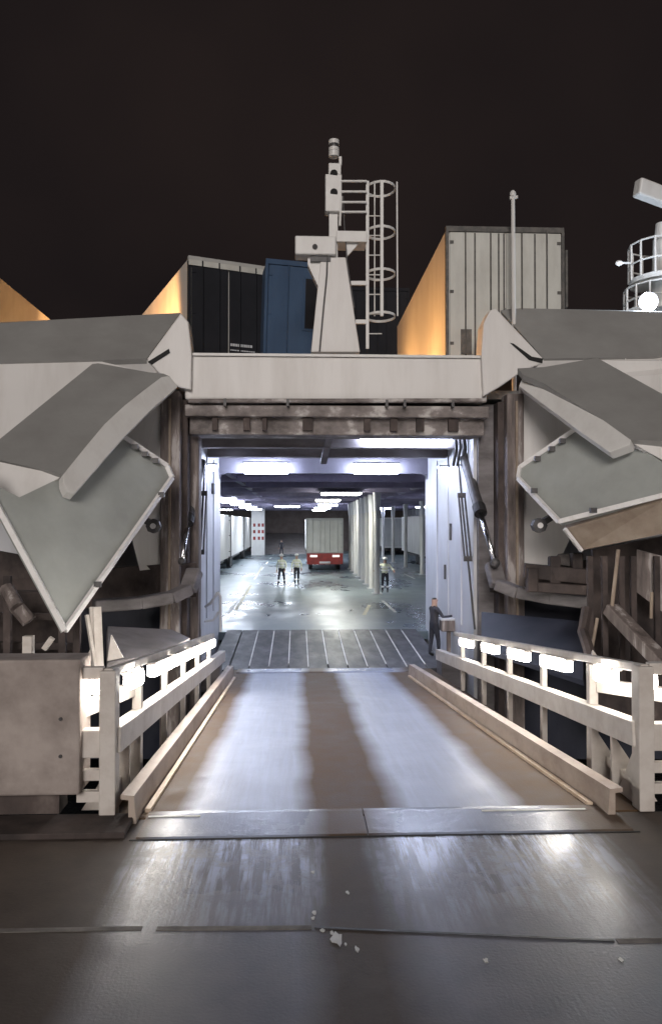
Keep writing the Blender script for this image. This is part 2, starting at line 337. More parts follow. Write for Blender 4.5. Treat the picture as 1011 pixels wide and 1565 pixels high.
# ------------------------------------------------------------------ guard rails and their lamps
def zt(Y): return 1.42 - .103 * (Y - 7.3)
def zm(Y): return .84 - .095 * (Y - 7.5)
def railing(sgn, x, label):
    r = thing('guard_rail', (x, 7.5, 0), label, 'guard rail', 'guard rails of the loading ramp')
    MB().bar((x, 7.4, zt(7.4) - .05), (x, 16.4, zt(16.4) - .05), .08, .085).build('top_rail', 'rail', r, bevel=.01)
    MB().bar((x - sgn * .03, 7.45, zm(7.45) - .12), (x - sgn * .03, 18.2, zm(18.2) - .12), .15, .24).build('crash_beam', 'rail', r, bevel=.012)
    e = x + sgn * (.30 if sgn < 0 else .9)
    MB().bar((e, 7.46, zt(7.45) - .05), (x + sgn * .05, 7.46, zt(7.45) - .05), .09, .11).build('top_rail', 'rail', r, bevel=.01)
    MB().bar((e, 7.47, .70), (x + sgn * .05, 7.47, .70), .13, .26).build('crash_beam', 'rail', r, bevel=.012)
    for z in (.40, .20): MB().bar((e, 7.48, z), (x + sgn * .05, 7.48, z), .08, .10).build('low_rail', 'rail', r, bevel=.006)
    MB().bar((e, 7.5, zt(7.4) - .42), (x + sgn * .06, 8.7, zt(8.7) - .34), .10, .14).build('lamp_trough', 'rail', r)
    MB().box(x - .075, x + .075, 7.36, 7.54, .01, zt(7.45) - .02).build('end_post', 'rail', r, bevel=.012)
    for i, Y in enumerate((8.75, 10.5, 12.2, 13.9, 15.7)):
        w = .10 if i == 0 else .07
        MB().box(x - w / 2, x + w / 2, Y - .05, Y + .05, rz(Y) - .2, zt(Y) - .1).build('stanchion', 'rail', r, bevel=.006)
    # triangular brace plates by the near post
    for Y in (8.05, 8.62):
        MB().prism([(x + sgn * .42, Y, rz(Y) - .1), (x - sgn * .06, Y, rz(Y) + .62), (x - sgn * .06, Y, rz(Y) - .1)], (0, .05, 0)).build('brace_plate', 'rail', r, bevel=.004)
    MB().bar((x + sgn * .02, 7.6, .18), (x + sgn * .16, 8.6, .12), .12, .10).build('brace_bar', 'rail', r, bevel=.006)
    MB().prism([(x - sgn * .02, 7.6, .0), (x - sgn * .02, 8.0, .0), (x - sgn * .02, 7.6, .56)], (sgn * .04, 0, 0)).build('brace_plate', 'rail', r)
    return r
railing(-1, -1.75, 'cream guard rail with strip lamps along the left ramp edge, beside the concrete block')
railing(1, 3.32, 'cream steel guard rail with round lamps along the right edge of the ramp')

def rail_lamp(x, Y, half, sgn, label):
    z = zt(Y) - .17; x -= sgn * .075
    t = thing('rail_lamp', (x, Y, z), label, 'lamp', 'lit lamps under the guard rail tops')
    s_ = zt(Y + half) - zt(Y)
    MB().bar((x, Y - half - .02, z + .075 - s_), (x, Y + half + .02, z + .075 + s_), .10, .03).build('lamp_housing', 'rail', t)
    m = MB()
    if half > .4: m.bar((x - sgn * .01, Y - half, z - s_), (x - sgn * .01, Y + half, z + s_), .12, .15)
    else: m.bar((x - sgn * .01, Y - half, z - s_), (x - sgn * .01, Y + half, z + s_), .12, .19)
    m.build('lamp_lens', 'lamp_rail', t, bevel=.025 if half > .4 else .055, smooth=half <= .4)
names = ['nearest the camera', 'second from the camera', 'third from the camera', 'fourth from the camera', 'fifth from the camera', 'farthest, next to the ship']
for k, (Y, h) in enumerate(((7.60, .15), (8.15, .28), (9.8, .66), (11.35, .66), (13.05, .74), (14.85, .74))):
    rail_lamp(-1.75 if k else -1.97, Y, h, -1, f'lit strip lamp under the top of the left guard rail, {names[k]}' if h > .4 else f'lit short lamp under the top of the left guard rail, {names[k]}')
for k, (Y, h) in enumerate(((7.62, .16), (8.15, .26), (9.75, .48), (11.4, .42), (13.1, .42), (14.95, .42))):
    rail_lamp(3.32 if k else 3.52, Y, h, 1, f'lit oval lamp under the top of the right guard rail, {names[k]}')

# concrete block at the left end of the rail
blk = thing('concrete_block', (-3.2, 7.5, 0), 'stained pale concrete block standing left of the ramp entrance', 'concrete block')
MB().box(-5.6, -1.99, 7.32, 7.72, .26, 1.50).build('block_body', 'concrete', blk, bevel=.02)
MB().box(-5.4, -2.2, 7.42, 7.68, .06, .26).build('block_foot', 'rust_dark', blk)
for z in (.62, .96): MB().tube((-2.16, 7.325, z), (-2.16, 7.305, z), .016).build('bolt', 'dark', blk)

# ------------------------------------------------------------------ the ferry's bow
CX = 0.82
ferry = thing('ferry', (CX, 18, -4.2), 'white ferry with its bow opened over the ramp and a lit car deck inside', 'ferry')
def P(lst): return [at(*p) for p in lst]
def PP(lst, ref):
    """like P for pixels alone: every point lies in the plane through the three points ref"""
    a, b, c = P(ref); n = (b - a).cross(c - a)
    out = []
    for px, py in lst:
        d = ROT @ Vector(((px - 505.5) / F, (782.5 - py) / F, -1.0))
        out.append(CAM + d * ((a - CAM).dot(n) / d.dot(n)))
    return out

# beam over the opening
bb = MB().box(at(284, 0, 17.5).x, at(742, 0, 17.5).x, 17.5, 18.05, at(0, 609, 17.5).z, at(0, 541, 17.5).z).build('bow_beam', 'white', ferry, bevel=.05)
MB().box(at(284, 0, 17.5).x, at(742, 0, 17.5).x, 17.46, 18.08, at(0, 541, 17.5).z, at(0, 537, 17.5).z).build('capping', 'white_clean', bb)
MB().tube(at(288, 613, 17.42), at(742, 612, 17.42), .05).build('pipe', 'rust_h', bb)
for px in (345, 440, 590, 617, 690): MB().box(at(px, 0, 17.4).x - .03, at(px, 0, 17.4).x + .03, 17.36, 17.5, at(0, 618, 17.4).z, at(0, 607, 17.4).z).build('pipe_clip', 'dark', bb)
hb = MB().box(at(284, 0, 17.5).x, at(745, 0, 17.5).x, 17.52, 18.0, at(0, 634, 17.5).z, at(0, 616, 17.5).z).build('header_beam', 'rust_h', ferry, bevel=.02)
MB().box(at(290, 0, 17.6).x, at(740, 0, 17.6).x, 17.75, 18.6, at(0, 662, 17.7).z, at(0, 634, 17.7).z).build('header_beam', 'rust_h', ferry, bevel=.02)
for px in (330, 378, 405, 470, 560, 600, 640, 690):
    x = at(px, 0, 17.7).x; w = .04 + .08 * random.random()
    MB().box(x - w, x + w, 17.62, 17.75, at(0, 656, 17.7).z, at(0, 636, 17.7).z).build('stiffener', 'rust_dark', hb)
# underside of the recess and inner transverse beam
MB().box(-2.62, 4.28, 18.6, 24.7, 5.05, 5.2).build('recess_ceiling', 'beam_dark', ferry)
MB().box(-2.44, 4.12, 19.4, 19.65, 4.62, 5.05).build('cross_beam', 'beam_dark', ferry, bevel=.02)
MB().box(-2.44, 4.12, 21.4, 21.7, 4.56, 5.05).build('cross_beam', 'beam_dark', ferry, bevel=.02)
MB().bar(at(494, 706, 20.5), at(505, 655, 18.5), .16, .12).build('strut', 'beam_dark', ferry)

# corner brackets beside the beam
def bracket(pts, slot):
    b = MB().slab(P([(x, y, 17.35) for x, y in pts]), .55).build('corner_bracket', 'white', ferry, bevel=.03)
    MB().slab(P([(x, y, 17.33) for x, y in slot]), .04).build('fairlead_slot', 'slot', b)
bracket([(224, 549), (276, 478), (288, 492), (293, 540), (292, 596), (274, 592), (246, 574)], [(226, 553), (258, 533), (260, 539), (232, 557)])
bracket([(757, 471), (748, 474), (738, 495), (735, 540), (738, 606), (762, 592), (800, 566), (828, 556), (830, 548)], [(779, 524), (784, 525), (812, 545), (829, 548), (828, 555), (808, 550)])

# forecastle plates (grey) and the white hull front under them
MB().slab(P([(-260, 560, 15.6), (0, 555, 16.9), (224, 548, 17.3), (276, 478, 19.0), (0, 493, 18.8), (-260, 508, 17.6)]), .12).build('forecastle_plate', 'grey', ferry)
MB().slab(P([(830, 548, 17.3), (1011, 545, 16.9), (1280, 548, 15.6), (1280, 484, 17.6), (1011, 476, 18.8), (760, 470, 19.0)]), .12).build('forecastle_plate', 'grey', ferry)
MB().slab(P([(-260, 561, 15.6), (0, 556, 16.92), (224, 549, 17.32), (252, 580, 17.6), (252, 868, 17.6), (214, 872, 17.4), (196, 800, 17.3), (0, 800, 16.9), (-260, 800, 15.6)]), .15).build('hull_plate', 'white', ferry)
MB().slab(P([(830, 549, 17.32), (1011, 546, 16.92), (1280, 549, 15.6), (1280, 770, 15.6), (1011, 770, 16.9), (880, 800, 17.3), (845, 880, 17.4), (785, 862, 17.6), (792, 590, 17.6)]), .15).build('hull_plate', 'white', ferry)

# rusty portal posts: three faces each, stepped in depth
for seg in ([(247, 277, 17.45, 'rust'), (277, 289, 17.75, 'rust_dark'), (289, 306, 18.2, 'rust')],
            [(772, 798, 17.45, 'rust'), (758, 772, 17.75, 'rust_dark'), (728, 758, 18.15, 'beam_dark')]):
    for a, b, Y, m in seg:
        MB().box(at(a, 0, Y).x, at(b, 0, Y).x, Y, Y + .5, -2.2, at(0, 596 if Y < 17.6 else 606, 17.5).z).build('portal_post', m, ferry, bevel=.03)
for px, Y in ((262, 17.45), (786, 17.45)):
    x = at(px, 0, Y).x
    MB().bar((x, Y - .03, 0.2), (x, Y - .03, 5.5), .05, .06).build('post_rib', 'beige', ferry)

# inner side walls of the recess
lw = MB().box(-2.62, -2.45, 18.5, 25.2, -1.6, 5.05).build('recess_wall', 'lilac', ferry)
rw = MB().box(4.13, 4.30, 18.3, 25.2, -1.6, 5.05).build('recess_wall', 'lilac', ferry)
for Y in (19.6, 21.3, 23.0):
    MB().box(4.095, 4.13, Y, Y + .07, .2, 4.6).build('wall_rib', 'lilac', rw)
    MB().box(-2.45, -2.415, Y, Y + .07, .2, 4.6).build('wall_rib', 'lilac', lw)
MB().box(4.08, 4.13, 20.9, 21.0, 2.3, 2.75).build('handle', 'dark', rw)
MB().box(4.08, 4.13, 21.7, 21.8, 1.2, 1.6).build('handle', 'dark', rw)
MB().box(-2.45, -2.38, 22.6, 22.9, 3.6, 3.9).build('handle', 'dark', lw)

# door header with haunches at the inner sill
x0, x1 = -2.45, 4.13; zb, ztop = 4.33, 5.05
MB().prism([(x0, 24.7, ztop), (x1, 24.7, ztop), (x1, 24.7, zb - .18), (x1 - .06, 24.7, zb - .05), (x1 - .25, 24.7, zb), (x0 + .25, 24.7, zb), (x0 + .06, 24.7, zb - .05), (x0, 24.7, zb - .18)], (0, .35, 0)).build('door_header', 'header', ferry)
for a, b in ((-11.5, -2.63), (4.31, 13.2)):
    MB().box(a, b, 24.75, 25.0, -1.6, 5.2).build('front_bulkhead', 'lilac', ferry)

# car deck shell
MB().box(-11.5, 13.2, 24.7, 97, DECK - .25, DECK).build('car_deck', 'deck', ferry)
MB().box(-11.5, 13.2, 25.0, 97, 4.55, 4.8).build('deckhead', 'ceiling', ferry)
for k, Y in enumerate(range(29, 96, 5)):
    MB().box(-11.4, 13.1, Y, Y + .22, 4.30, 4.55).build('deck_beam', 'ceiling', ferry)
for x in (-7, -2.4, 5.6, 9.2): MB().box(x, x + .2, 25.1, 96, 4.38, 4.55).build('deck_girder', 'ceiling', ferry)
MB().box(-11.7, -11.5, 25, 97, -1.6, 4.8).build('side_bulkhead', 'lilac', ferry)
sb = MB().box(13.2, 13.4, 25, 97, -1.6, 4.8).build('side_bulkhead', 'lilac', ferry)
for Y in range(28, 96, 3): MB().box(12.95, 13.2, Y, Y + .25, DECK, 4.5).build('hull_frame', 'lilac', sb)
MB().box(-11.5, 13.2, 97, 97.2, -1.6, 4.8).build('end_bulkhead', 'wallbrown', ferry)
MB().prism([(-4.2, 88, DECK + .004), (-4.2, 96.9, DECK + .004), (-4.2, 96.9, 1.55)], (5.1, 0, 0)).build('internal_ramp', 'wallgrey', ferry)
# painted lane marks on the deck
for (px, py0, py1) in ((360, 932, 894), (392, 880, 866), (556, 940, 925)):
    a = at(px, py0, 3.4 * 1200 / (py0 - 800)); b = at(px + (24 if px < 380 else 8), py1, 3.4 * 1200 / (py1 - 800))
    MB().bar((a.x, a.y, DECK + .004), (b.x, b.y, DECK + .004), .14, .008).build('lane_mark', 'lineyellow', ferry)
for x in (-2.6, 3.75, 7.2):
    for Y in range(30, 90, 9):
        if x == 3.75 and Y > 36: continue
        MB().box(x - .06, x + .06, Y, Y + 4.5, DECK + .001, DECK + .006).build('lane_mark', 'linewhite', ferry)

# lower hull and fender ledges
def ledge(pts, r):
    p = P(pts); m = MB()
    for a, b in zip(p, p[1:]): m.bar(a, b + (b - a).normalized() * .04, r * 2.6, r * 1.9)
    return m.build('fender_ledge', 'beam_dark', ferry, bevel=.04)
ledge([(298, 872, 17.3), (288, 900, 17.0), (262, 913, 16.7), (215, 921, 16.4), (146, 926, 16.0)], .13)
ledge([(752, 862, 17.3), (760, 893, 17.0), (790, 905, 16.7), (840, 914, 16.4), (908, 922, 16.0)], .13)
MB().slab(P([(306, 905, 18.4), (60, 915, 17.2), (-260, 915, 15.8), (-260, 1160, 15.8), (60, 1160, 17.2), (306, 1160, 18.4)]), .2).build('lower_hull', 'navy', ferry)
MB().slab(P([(740, 880, 18.4), (940, 900, 17.2), (1280, 905, 15.8), (1280, 1160, 15.8), (940, 1160, 17.2), (740, 1160, 18.4)]), .2).build('lower_hull', 'navy', ferry)
# recess shelf plates above the ledges, dark and rusted
MB().slab(P([(300, 860, 17.8), (252, 862, 17.55), (150, 870, 17.2), (-260, 795, 16.2), (-260, 918, 16.2), (150, 930, 17.2), (300, 912, 17.8)]), .2).build('rusted_hull_plate', 'rust_dark', ferry)
MB().slab(P([(748, 850, 17.8), (800, 860, 17.55), (850, 868, 17.2), (1280, 765, 16.2), (1280, 930, 16.2), (900, 930, 17.2), (748, 905, 17.8)]), .2).build('rusted_hull_plate', 'rust_dark', ferry)

# bow doors, opened and folded out to the sides
def door(label, top, top_r, edge, edge_r, low, low_r, rim, cheek, cheek_r, lug):
    d = MB().slab(PP(top, top_r), .14).build('bow_door', 'grey', ferry); d['label'] = label
    MB().slab(PP(edge, edge_r), .22).build('door_edge', 'white_clean', d, bevel=.015)
    MB().slab(PP(low, low_r), .16).build('door_panel', 'grey_door', d)
    pts = PP(rim, low_r); m = MB()
    for a, b in zip(pts, pts[1:]): m.bar(a - Vector((0, .05, 0)), b - Vector((0, .05, 0)), .07, .09)
    m.build('door_rim', 'rim', d)
    c = at(*lug); q = -1 if lug[0] < 500 else 1
    k = MB(); k.tube(c + Vector((0, -.08, .0)), c + Vector((0, .12, 0)), .15, n=8)
    k.bar(c + Vector((q * .1, 0, .08)), c + Vector((q * .45, .05, .28)), .16, .12).build('hinge_lug', 'dark', d)
    MB().tube(c + Vector((0, -.1, 0)), c + Vector((0, -.085, 0)), .06, n=10).build('lug_pin', 'rim', d)
    MB().slab(PP(cheek, cheek_r), .12).build('door_cheek', 'white', d)
TL = [(250, 571, 17.0), (97, 725, 14.2), (0, 671, 14.9)]
door('left leaf of the opened bow door, its grey inner panel hanging to a point',
     [(144, 554), (228, 569), (250, 571), (259, 575), (222, 594), (190, 620), (146, 667), (97, 725), (0, 703), (-31, 696), (0, 671)], TL,
     [(247, 576), (259, 574), (272, 591), (234, 624), (190, 668), (124, 744), (114, 755), (103, 751), (97, 737), (97, 725), (130, 684), (160, 648), (190, 620), (219, 597)],
     [(259, 574, 16.95), (97, 726, 14.15), (124, 744, 14.25)],
     [(190, 668), (256, 712), (264, 730), (101, 963), (0, 776), (-40, 702), (0, 745), (30, 760), (97, 728), (124, 738)],
     [(190, 668, 15.9), (264, 730, 16.4), (101, 963, 13.2)],
     [(190, 668), (256, 712), (264, 730), (101, 963), (0, 776), (-40, 702)],
     [(0, 706), (97, 727), (60, 748), (22, 764), (0, 766), (-120, 780), (-120, 680)], [(0, 706, 14.3), (97, 727, 14.3), (0, 766, 14.0)],
     (235, 804, 16.3))
TR = [(790, 563, 17.0), (962, 672, 14.3), (1011, 602, 15.3)]
door('right leaf of the opened bow door, its grey inner panel lifted nearly level',
     [(912, 547), (830, 561), (790, 563), (799, 573), (830, 586), (872, 612), (920, 642), (962, 672), (1011, 674), (1100, 676), (1100, 650), (1011, 602)], TR,
     [(792, 590), (799, 573), (816, 573), (845, 592), (872, 611), (920, 641), (963, 672), (962, 679), (930, 691), (880, 656), (840, 626)],
     [(792, 590, 16.95), (963, 672, 14.25), (930, 691, 14.4)],
     [(878, 656), (793, 714), (790, 731), (852, 797), (1011, 757), (1100, 734), (1100, 720), (1011, 706), (980, 686), (930, 690)],
     [(878, 656, 15.9), (790, 731, 16.4), (1011, 757, 13.6)],
     [(878, 656), (793, 714), (790, 731), (852, 797), (1011, 757), (1100, 734)],
     [(964, 676), (1011, 678), (1100, 680), (1100, 724), (1011, 703), (985, 688)], [(964, 676, 14.35), (1011, 678, 14.2), (1011, 703, 14.1)],
     (823, 803, 15.9))
bp = MB().slab(P([(862, 808, 15.1), (1011, 766, 13.5), (1250, 700, 13.0), (1250, 770, 13.2), (1011, 816, 13.7), (888, 842, 15.2)]), .25).build('door_lip', 'beige', ferry, bevel=.02)
MB().bar(at(862, 808, 15.05), at(888, 842, 15.15), .07, .06).build('lip_edge', 'rim', bp)

# hydraulic rams and turnbuckles each side of the opening
def ram(a, mid, b, r):
    t = MB().tube(a, mid, r, n=14).build('hydraulic_ram', 'dark', ferry, smooth=False)
    MB().tube(mid, b, r * .5, n=12).build('piston_rod', 'chrome', t, smooth=True)
    MB().ball(b, r * .9, r * .9, r * .9).build('rod_eye', 'dark', t)
    MB().tube(mid, mid + (a - mid).normalized() * .25, r * 1.25, n=14).build('gland', 'black', t)
ram(at(704, 684, 19.3), at(734, 785, 17.6), at(756, 860, 16.9), .12)
ram(at(309, 706, 19.6), at(287, 800, 17.9), at(278, 858, 17.2), .10)
def turnbuckle(a, b, u0, u1):
    t = MB().tube(a, b, .025, n=8).build('tie_rod', 'dark', ferry)
    p, q = a.lerp(b, u0), a.lerp(b, u1); o = Vector((.075, 0, 0))
    m = MB(); m.bar(p - o, q - o, .035, .05); m.bar(p + o, q + o, .035, .05); m.bar(p - o * 1.3, p + o * 1.3, .07, .12); m.bar(q - o * 1.3, q + o * 1.3, .07, .12)
    m.build('turnbuckle', 'dark', t)
turnbuckle(at(698, 690, 19.2), at(725, 962, 17.9), .26, .62)
turnbuckle(at(313, 712, 20.0), at(300, 960, 18.6), .18, .55)
# clutter at the top right corner of the recess: hose loops and pulley block
m = MB()
for px, r in ((694, .04), (700, .03), (707, .05), (714, .035), (720, .05)):
    m.path([at(px, 660, 19.0), at(px + 3, 685, 18.9), at(px - 2, 712, 19.0)], r, 6)
m.build('hose_bundle', 'black', ferry)
# low curved hoop rail at the left sill
m = MB(); m.path(P([(313, 928, 19.0), (322, 922, 19.0), (333, 905, 19.0), (337, 912, 19.0), (337, 965, 19.0)]), .035)
m.path(P([(312, 950, 19.0), (326, 948, 19.0), (334, 935, 19.0)]), .025); m.path(P([(306, 925, 19.0), (306, 975, 19.0)]), .03)
m.build('hoop_rail', 'lilac', ferry)
MB().box(-2.44, -1.85, 19.0, 19.6, -1.3, -.55).build('sill_block', 'beam_dark', ferry, bevel=.02)
MB().box(3.5, 4.1, 19.0, 19.7, -1.3, -.62).build('sill_block', 'beam_dark', ferry, bevel=.02)

# weld seams on the plating and tabs along the door rims
seam = [o for o in C.objects if o.name.startswith('hull_plate')]
for o, lst in ((seam[0], [[(0, 610, 16.88), (140, 608, 17.1)], [(60, 556, 16.95), (64, 640, 16.95)]]), (seam[1], [[(900, 600, 17.1), (1011, 612, 16.86)], [(955, 548, 17.0), (958, 620, 17.0)]])):
    for a, b in lst: MB().bar(at(*a), at(*b), .02, .012).build('weld_seam', 'white', o)
for px in (395, 512, 628): MB().box(at(px, 0, 17.5).x - .012, at(px, 0, 17.5).x + .012, 17.488, 17.5, at(0, 607, 17.5).z, at(0, 543, 17.5).z).build('weld_seam', 'white', bb)
for o, ref, pts in ([x for x in C.objects if x.name.startswith('bow_door')][0], [(190, 668, 15.8), (264, 730, 16.3), (101, 963, 13.1)], [(207, 683), (222, 694), (238, 704), (247, 756), (150, 893)]), ([x for x in C.objects if x.name.startswith('bow_door')][1], [(878, 656, 15.8), (790, 731, 16.3), (1011, 757, 13.5)], [(858, 674), (842, 686), (820, 701), (815, 750), (905, 780)]):
    for q in PP(pts, ref): MB().box(q.x - .06, q.x + .06, q.y - .06, q.y + .02, q.z - .05, q.z + .05).build('door_tab', 'dark', o)

# quay-side fender gear each side of the ramp
fd = thing('fender_frame', at(60, 1100, 14.5), 'dark rusted fender frame with stubby posts behind the concrete block', 'fender frame')
MB().slab(P([(-260, 900, 14.2), (60, 905, 14.8), (120, 960, 15.0), (120, 1100, 15.0), (-260, 1100, 14.2)]), .4).build('backing_plate', 'rust_dark', fd, bevel=.03)
m = MB().path(P([(10, 900, 13.9), (28, 930, 13.6), (45, 950, 13.6)]), .13, 10); m.build('pipe_elbow', 'rust', fd)
MB().box(*sorted((at(40, 0, 13).x, at(54, 0, 13).x)), 13.0, 13.15, .2, at(0, 973, 13).z).build('post', 'rail', fd)
MB().bar(at(68, 992, 13), at(80, 975, 13), .10, .08).build('post', 'rail', fd)
for (x, w) in ((150, 12), (142, 6)):
    MB().bar(at(x - 2, 928, 12.5), at(x + 2, 1020, 12.3), w / 1200 * 12.4, .08).build('post', 'rail', fd)
MB().bar(at(133, 940, 12.4), at(146, 1020, 12.2), .05, .05).build('post', 'rail', fd)
MB().slab(P([(131, 1008, 12.3), (141, 985, 12.3), (146, 1012, 12.3)]), .06).build('gusset', 'rail', fd)
MB().slab(P([(170, 970, 12.4), (188, 1005, 12.3), (164, 1010, 12.3)]), .06).build('gusset', 'rail', fd)
MB().slab(PP([(165, 957), (262, 962), (290, 975), (240, 1000), (165, 1012)], [(165, 957, 14.8), (262, 962, 15.5), (165, 1012, 12.9)]), .12).build('landing_plate', 'beam_dark', fd)

fr = thing('fender_frame', at(930, 1100, 14.5), 'dark rusted fender frame with a slanting beam behind the right guard rail', 'fender frame')
MB().slab(P([(905, 840, 15.6), (1280, 770, 14.6), (1280, 1120, 14.6), (905, 1120, 15.6)]), .3).build('backing_plate', 'rust_dark', fr)
MB().slab(P([(972, 840, 14.8), (1011, 850, 14.6), (1011, 935, 14.6), (972, 905, 14.8)]), .2).build('pile', 'rust', fr)
MB().bar(at(932, 930, 14.3), at(1020, 1022, 13.0), .28, .22).build('slanting_beam', 'rust', fr, bevel=.02)
MB().tube(at(944, 840, 14.3), at(934, 930, 14.2), .035).build('hanger_rod', 'beige', fr)
MB().tube(at(912, 945, 14.0), at(900, 1010, 13.8), .03).build('hanger_rod', 'beige', fr)
MB().tube(at(995, 905, 14.0), at(994, 945, 14.0), .03).build('hanger_rod', 'beige', fr)
MB().path(P([(896, 930, 14.2), (890, 965, 14.0), (898, 990, 13.6), (905, 1015, 13.2)]), .10, 8).build('post', 'rust_dark', fr)
MB().slab(P([(905, 993, 12.6), (925, 1020, 12.4), (904, 1018, 12.4)]), .06).build('gusset', 'rail', fr)
MB().slab(PP([(735, 935), (890, 950), (890, 1040), (735, 990)], [(735, 935, 17.0), (890, 950, 15.2), (890, 1040, 13.0)]), .1).build('landing_plate', 'navy', fr)
for a, b, w in (((800, 872, 15.9), (905, 882, 15.6), .30), ((812, 896, 15.8), (900, 902, 15.5), .20)):
    MB().bar(at(*a), at(*b), .3, w).build('hull_bracket', 'rust_dark', fr, bevel=.03)
for px, y0, y1 in ((812, 868, 905), (846, 850, 905), (880, 845, 908)):
    MB().bar(at(px, y0, 15.75), at(px, y1, 15.7), .22, .2).build('hull_bracket', 'rust_dark', fr, bevel=.03)
MB().slab(P([(852, 846, 15.9), (884, 846, 15.9), (876, 866, 15.8), (850, 862, 15.8)]), .25).build('hull_bracket', 'rubber', fr, bevel=.02)
for px in (900, 922, 948, 966, 1002): MB().bar(at(px, 850, 14.55), at(px + 2, 1040, 14.4), .10, .08).build('stiffener', 'rust_dark', fr)
for px in (-12, 12, 96, 118): MB().bar(at(px, 880, 13.95), at(px, 1010, 13.9), .12, .1).build('stiffener', 'rust_dark', fd)
for py in (940, 985): MB().bar(at(-60, py, 13.95), at(118, py + 3, 14.6), .10, .12).build('stiffener', 'rust_dark', fd)

# ------------------------------------------------------------------ upper deck
UP = 5.85
MB().box(-11.5, 13.2, 18.1, 60, UP - .2, UP).build('upper_deck', 'grey', ferry)

def box_lorry(name, label, cat, loc, yaw, W, L, H, body, doors, frame, base=.9, doorsplit=True, group=None, rods=None, posts=None):
    """rear at local y=0, length along +y; left-bottom-rear at origin"""
    t = thing(name, (0, 0, 0), label, cat, group)
    MB().box(0, W, .06, L, base, H).build('cargo_box', body, t, bevel=.02)
    MB().box(-.03, W + .03, 0, .12, H - .10, H + .03).build('top_frame', frame, t)
    for x in (0, W): MB().box(x - .035, x + .035, 0, .12, base, H - .10).build('corner_post', posts or frame, t)
    MB().box(-.03, W + .03, 0, .12, base - .12, base).build('bottom_frame', posts or frame, t)
    for s_ in ((0, 1) if doorsplit else (0,)):
        a = .06 + s_ * (W / 2 - .04); b = a + (W / 2 - .08 if doorsplit else W - .12)
        d = MB().box(a, b, .0, .05, base + .02, H - .12).build('door', doors, t, bevel=.01)
        for q in (.28, .74):
            x = a + (b - a) * q
            MB().tube((x, -.04, base - .05), (x, -.04, H - .08), .018, n=8).build('lock_rod', rods or frame, d)
        for z in (base + .35, (base + H) / 2, H - .4):
            MB().box(a if s_ == 0 else b - .09, a + .09 if s_ == 0 else b, -.02, .0, z, z + .07).build('hinge', rods or frame, d)
    MB().box(.3, W - .3, .4, L - .4, base - .3, base - .12).build('chassis', 'dark', t)
    for y in (1.6, 2.9):
        for x in (.15, W - .45): MB().tube((x, y, .5), (x + .3, y, .5), .5, n=20).build('wheel', 'black', t)
    t.location = loc; t.rotation_euler = (0, 0, yaw)
    return t

c = at(683, 347, 18.9)
cont = box_lorry('box_trailer', 'grey box trailer with ribbed rear doors on the upper deck right of the ladder', 'trailer', (c.x, 18.9, UP), 0, at(858, 0, 18.9).x - c.x, 9.6, c.z - UP, 'trailer', 'trailer_grey', 'frame')
W = at(858, 0, 18.9).x - c.x
for px in (724, 760, 768, 815):
    x = at(px, 0, 18.9).x - c.x
    o = MB().box(x - .02, x + .02, -.015, .0, .95, c.z - UP - .14); b = o.build('door_joint', 'frame', None); b.parent = cont; b.location = (x, -.0075, .95)
m = MB().box(.32, .58, -.05, -.02, 1.02, 1.62); o = m.build('number_plate', 'frame', None); o.parent = cont; o.location = (.45, -.035, 1.02)
m = MB().box(W + .04, W + .10, -.02, .10, 2.2, 3.6); o = m.build('side_rail', 'frame', None); o.parent = cont; o.location = (W + .08, .04, 2.2)

a = at(290, 392, 20.5)
askew = box_lorry('box_lorry', 'dark navy box lorry parked askew on the upper deck, its side lit orange', 'lorry', (a.x, 20.5, UP), math.atan(490 / 1200), 2.12, 8.5, a.z - UP, 'trailer', 'navybox', 'trailer_far', rods='navybox', posts='navybox')
m = MB().box(-.03, 2.15, -.03, .1, a.z - UP - .22, a.z - UP - .08); o = m.build('top_rail', 'trailer_grey', None); o.parent = askew; o.location = (1.06, .035, a.z - UP - .22)
m = MB()
for z, w in ((1.62, .62), (1.50, .74), (1.20, .66), (1.10, .7)):
    xx = 1.12
    while xx < 1.12 + w:
        l = random.uniform(.03, .07); m.box(xx, xx + l, -.012, -.004, z, z + (.07 if z != 1.5 else .03)); xx += l + .015
o = tag(m.build('lettering', 'text', None), kind='stuff'); o.parent = askew; o.location = (1.47, -.008, 1.10)

b_ = at(402, 396, 20.2)
blue = box_lorry('box_lorry', 'faded blue box lorry half hidden behind the mast pedestal', 'lorry', (b_.x, 20.2, UP), R(9), 1.9, 7.5, b_.z - UP, 'bluebox', 'bluebox', 'bluebox', doorsplit=False)
l0 = at(-6, 419, 20.0)
far_l = box_lorry('box_trailer', 'box trailer at the far left of the upper deck, its side lit orange', 'trailer', (l0.x - 2.5, 20.0, UP), 0, 2.5, 8, l0.z - UP, 'trailer', 'trailer_grey', 'frame')
blue.rotation_euler[1] = R(1.6)
o = MB().box(1.02, 1.55, -.03, -.004, 2.0, 3.3).build('window', 'navybox', None); o.parent = blue; o.location = (1.285, -.017, 2.0)
o = MB().box(.96, 1.61, -.02, -.002, 1.94, 3.36).build('window_frame', 'bluebox', None); o.parent = blue; o.location = (1.285, -.011, 1.94)
g0 = at(540, 440, 31)
dk = box_lorry('box_trailer', 'dark box trailer standing behind the caged ladder', 'trailer', (g0.x - .3, 31, UP), 0, 2.5, 10, g0.z - UP, 'navybox', 'navybox', 'navybox')

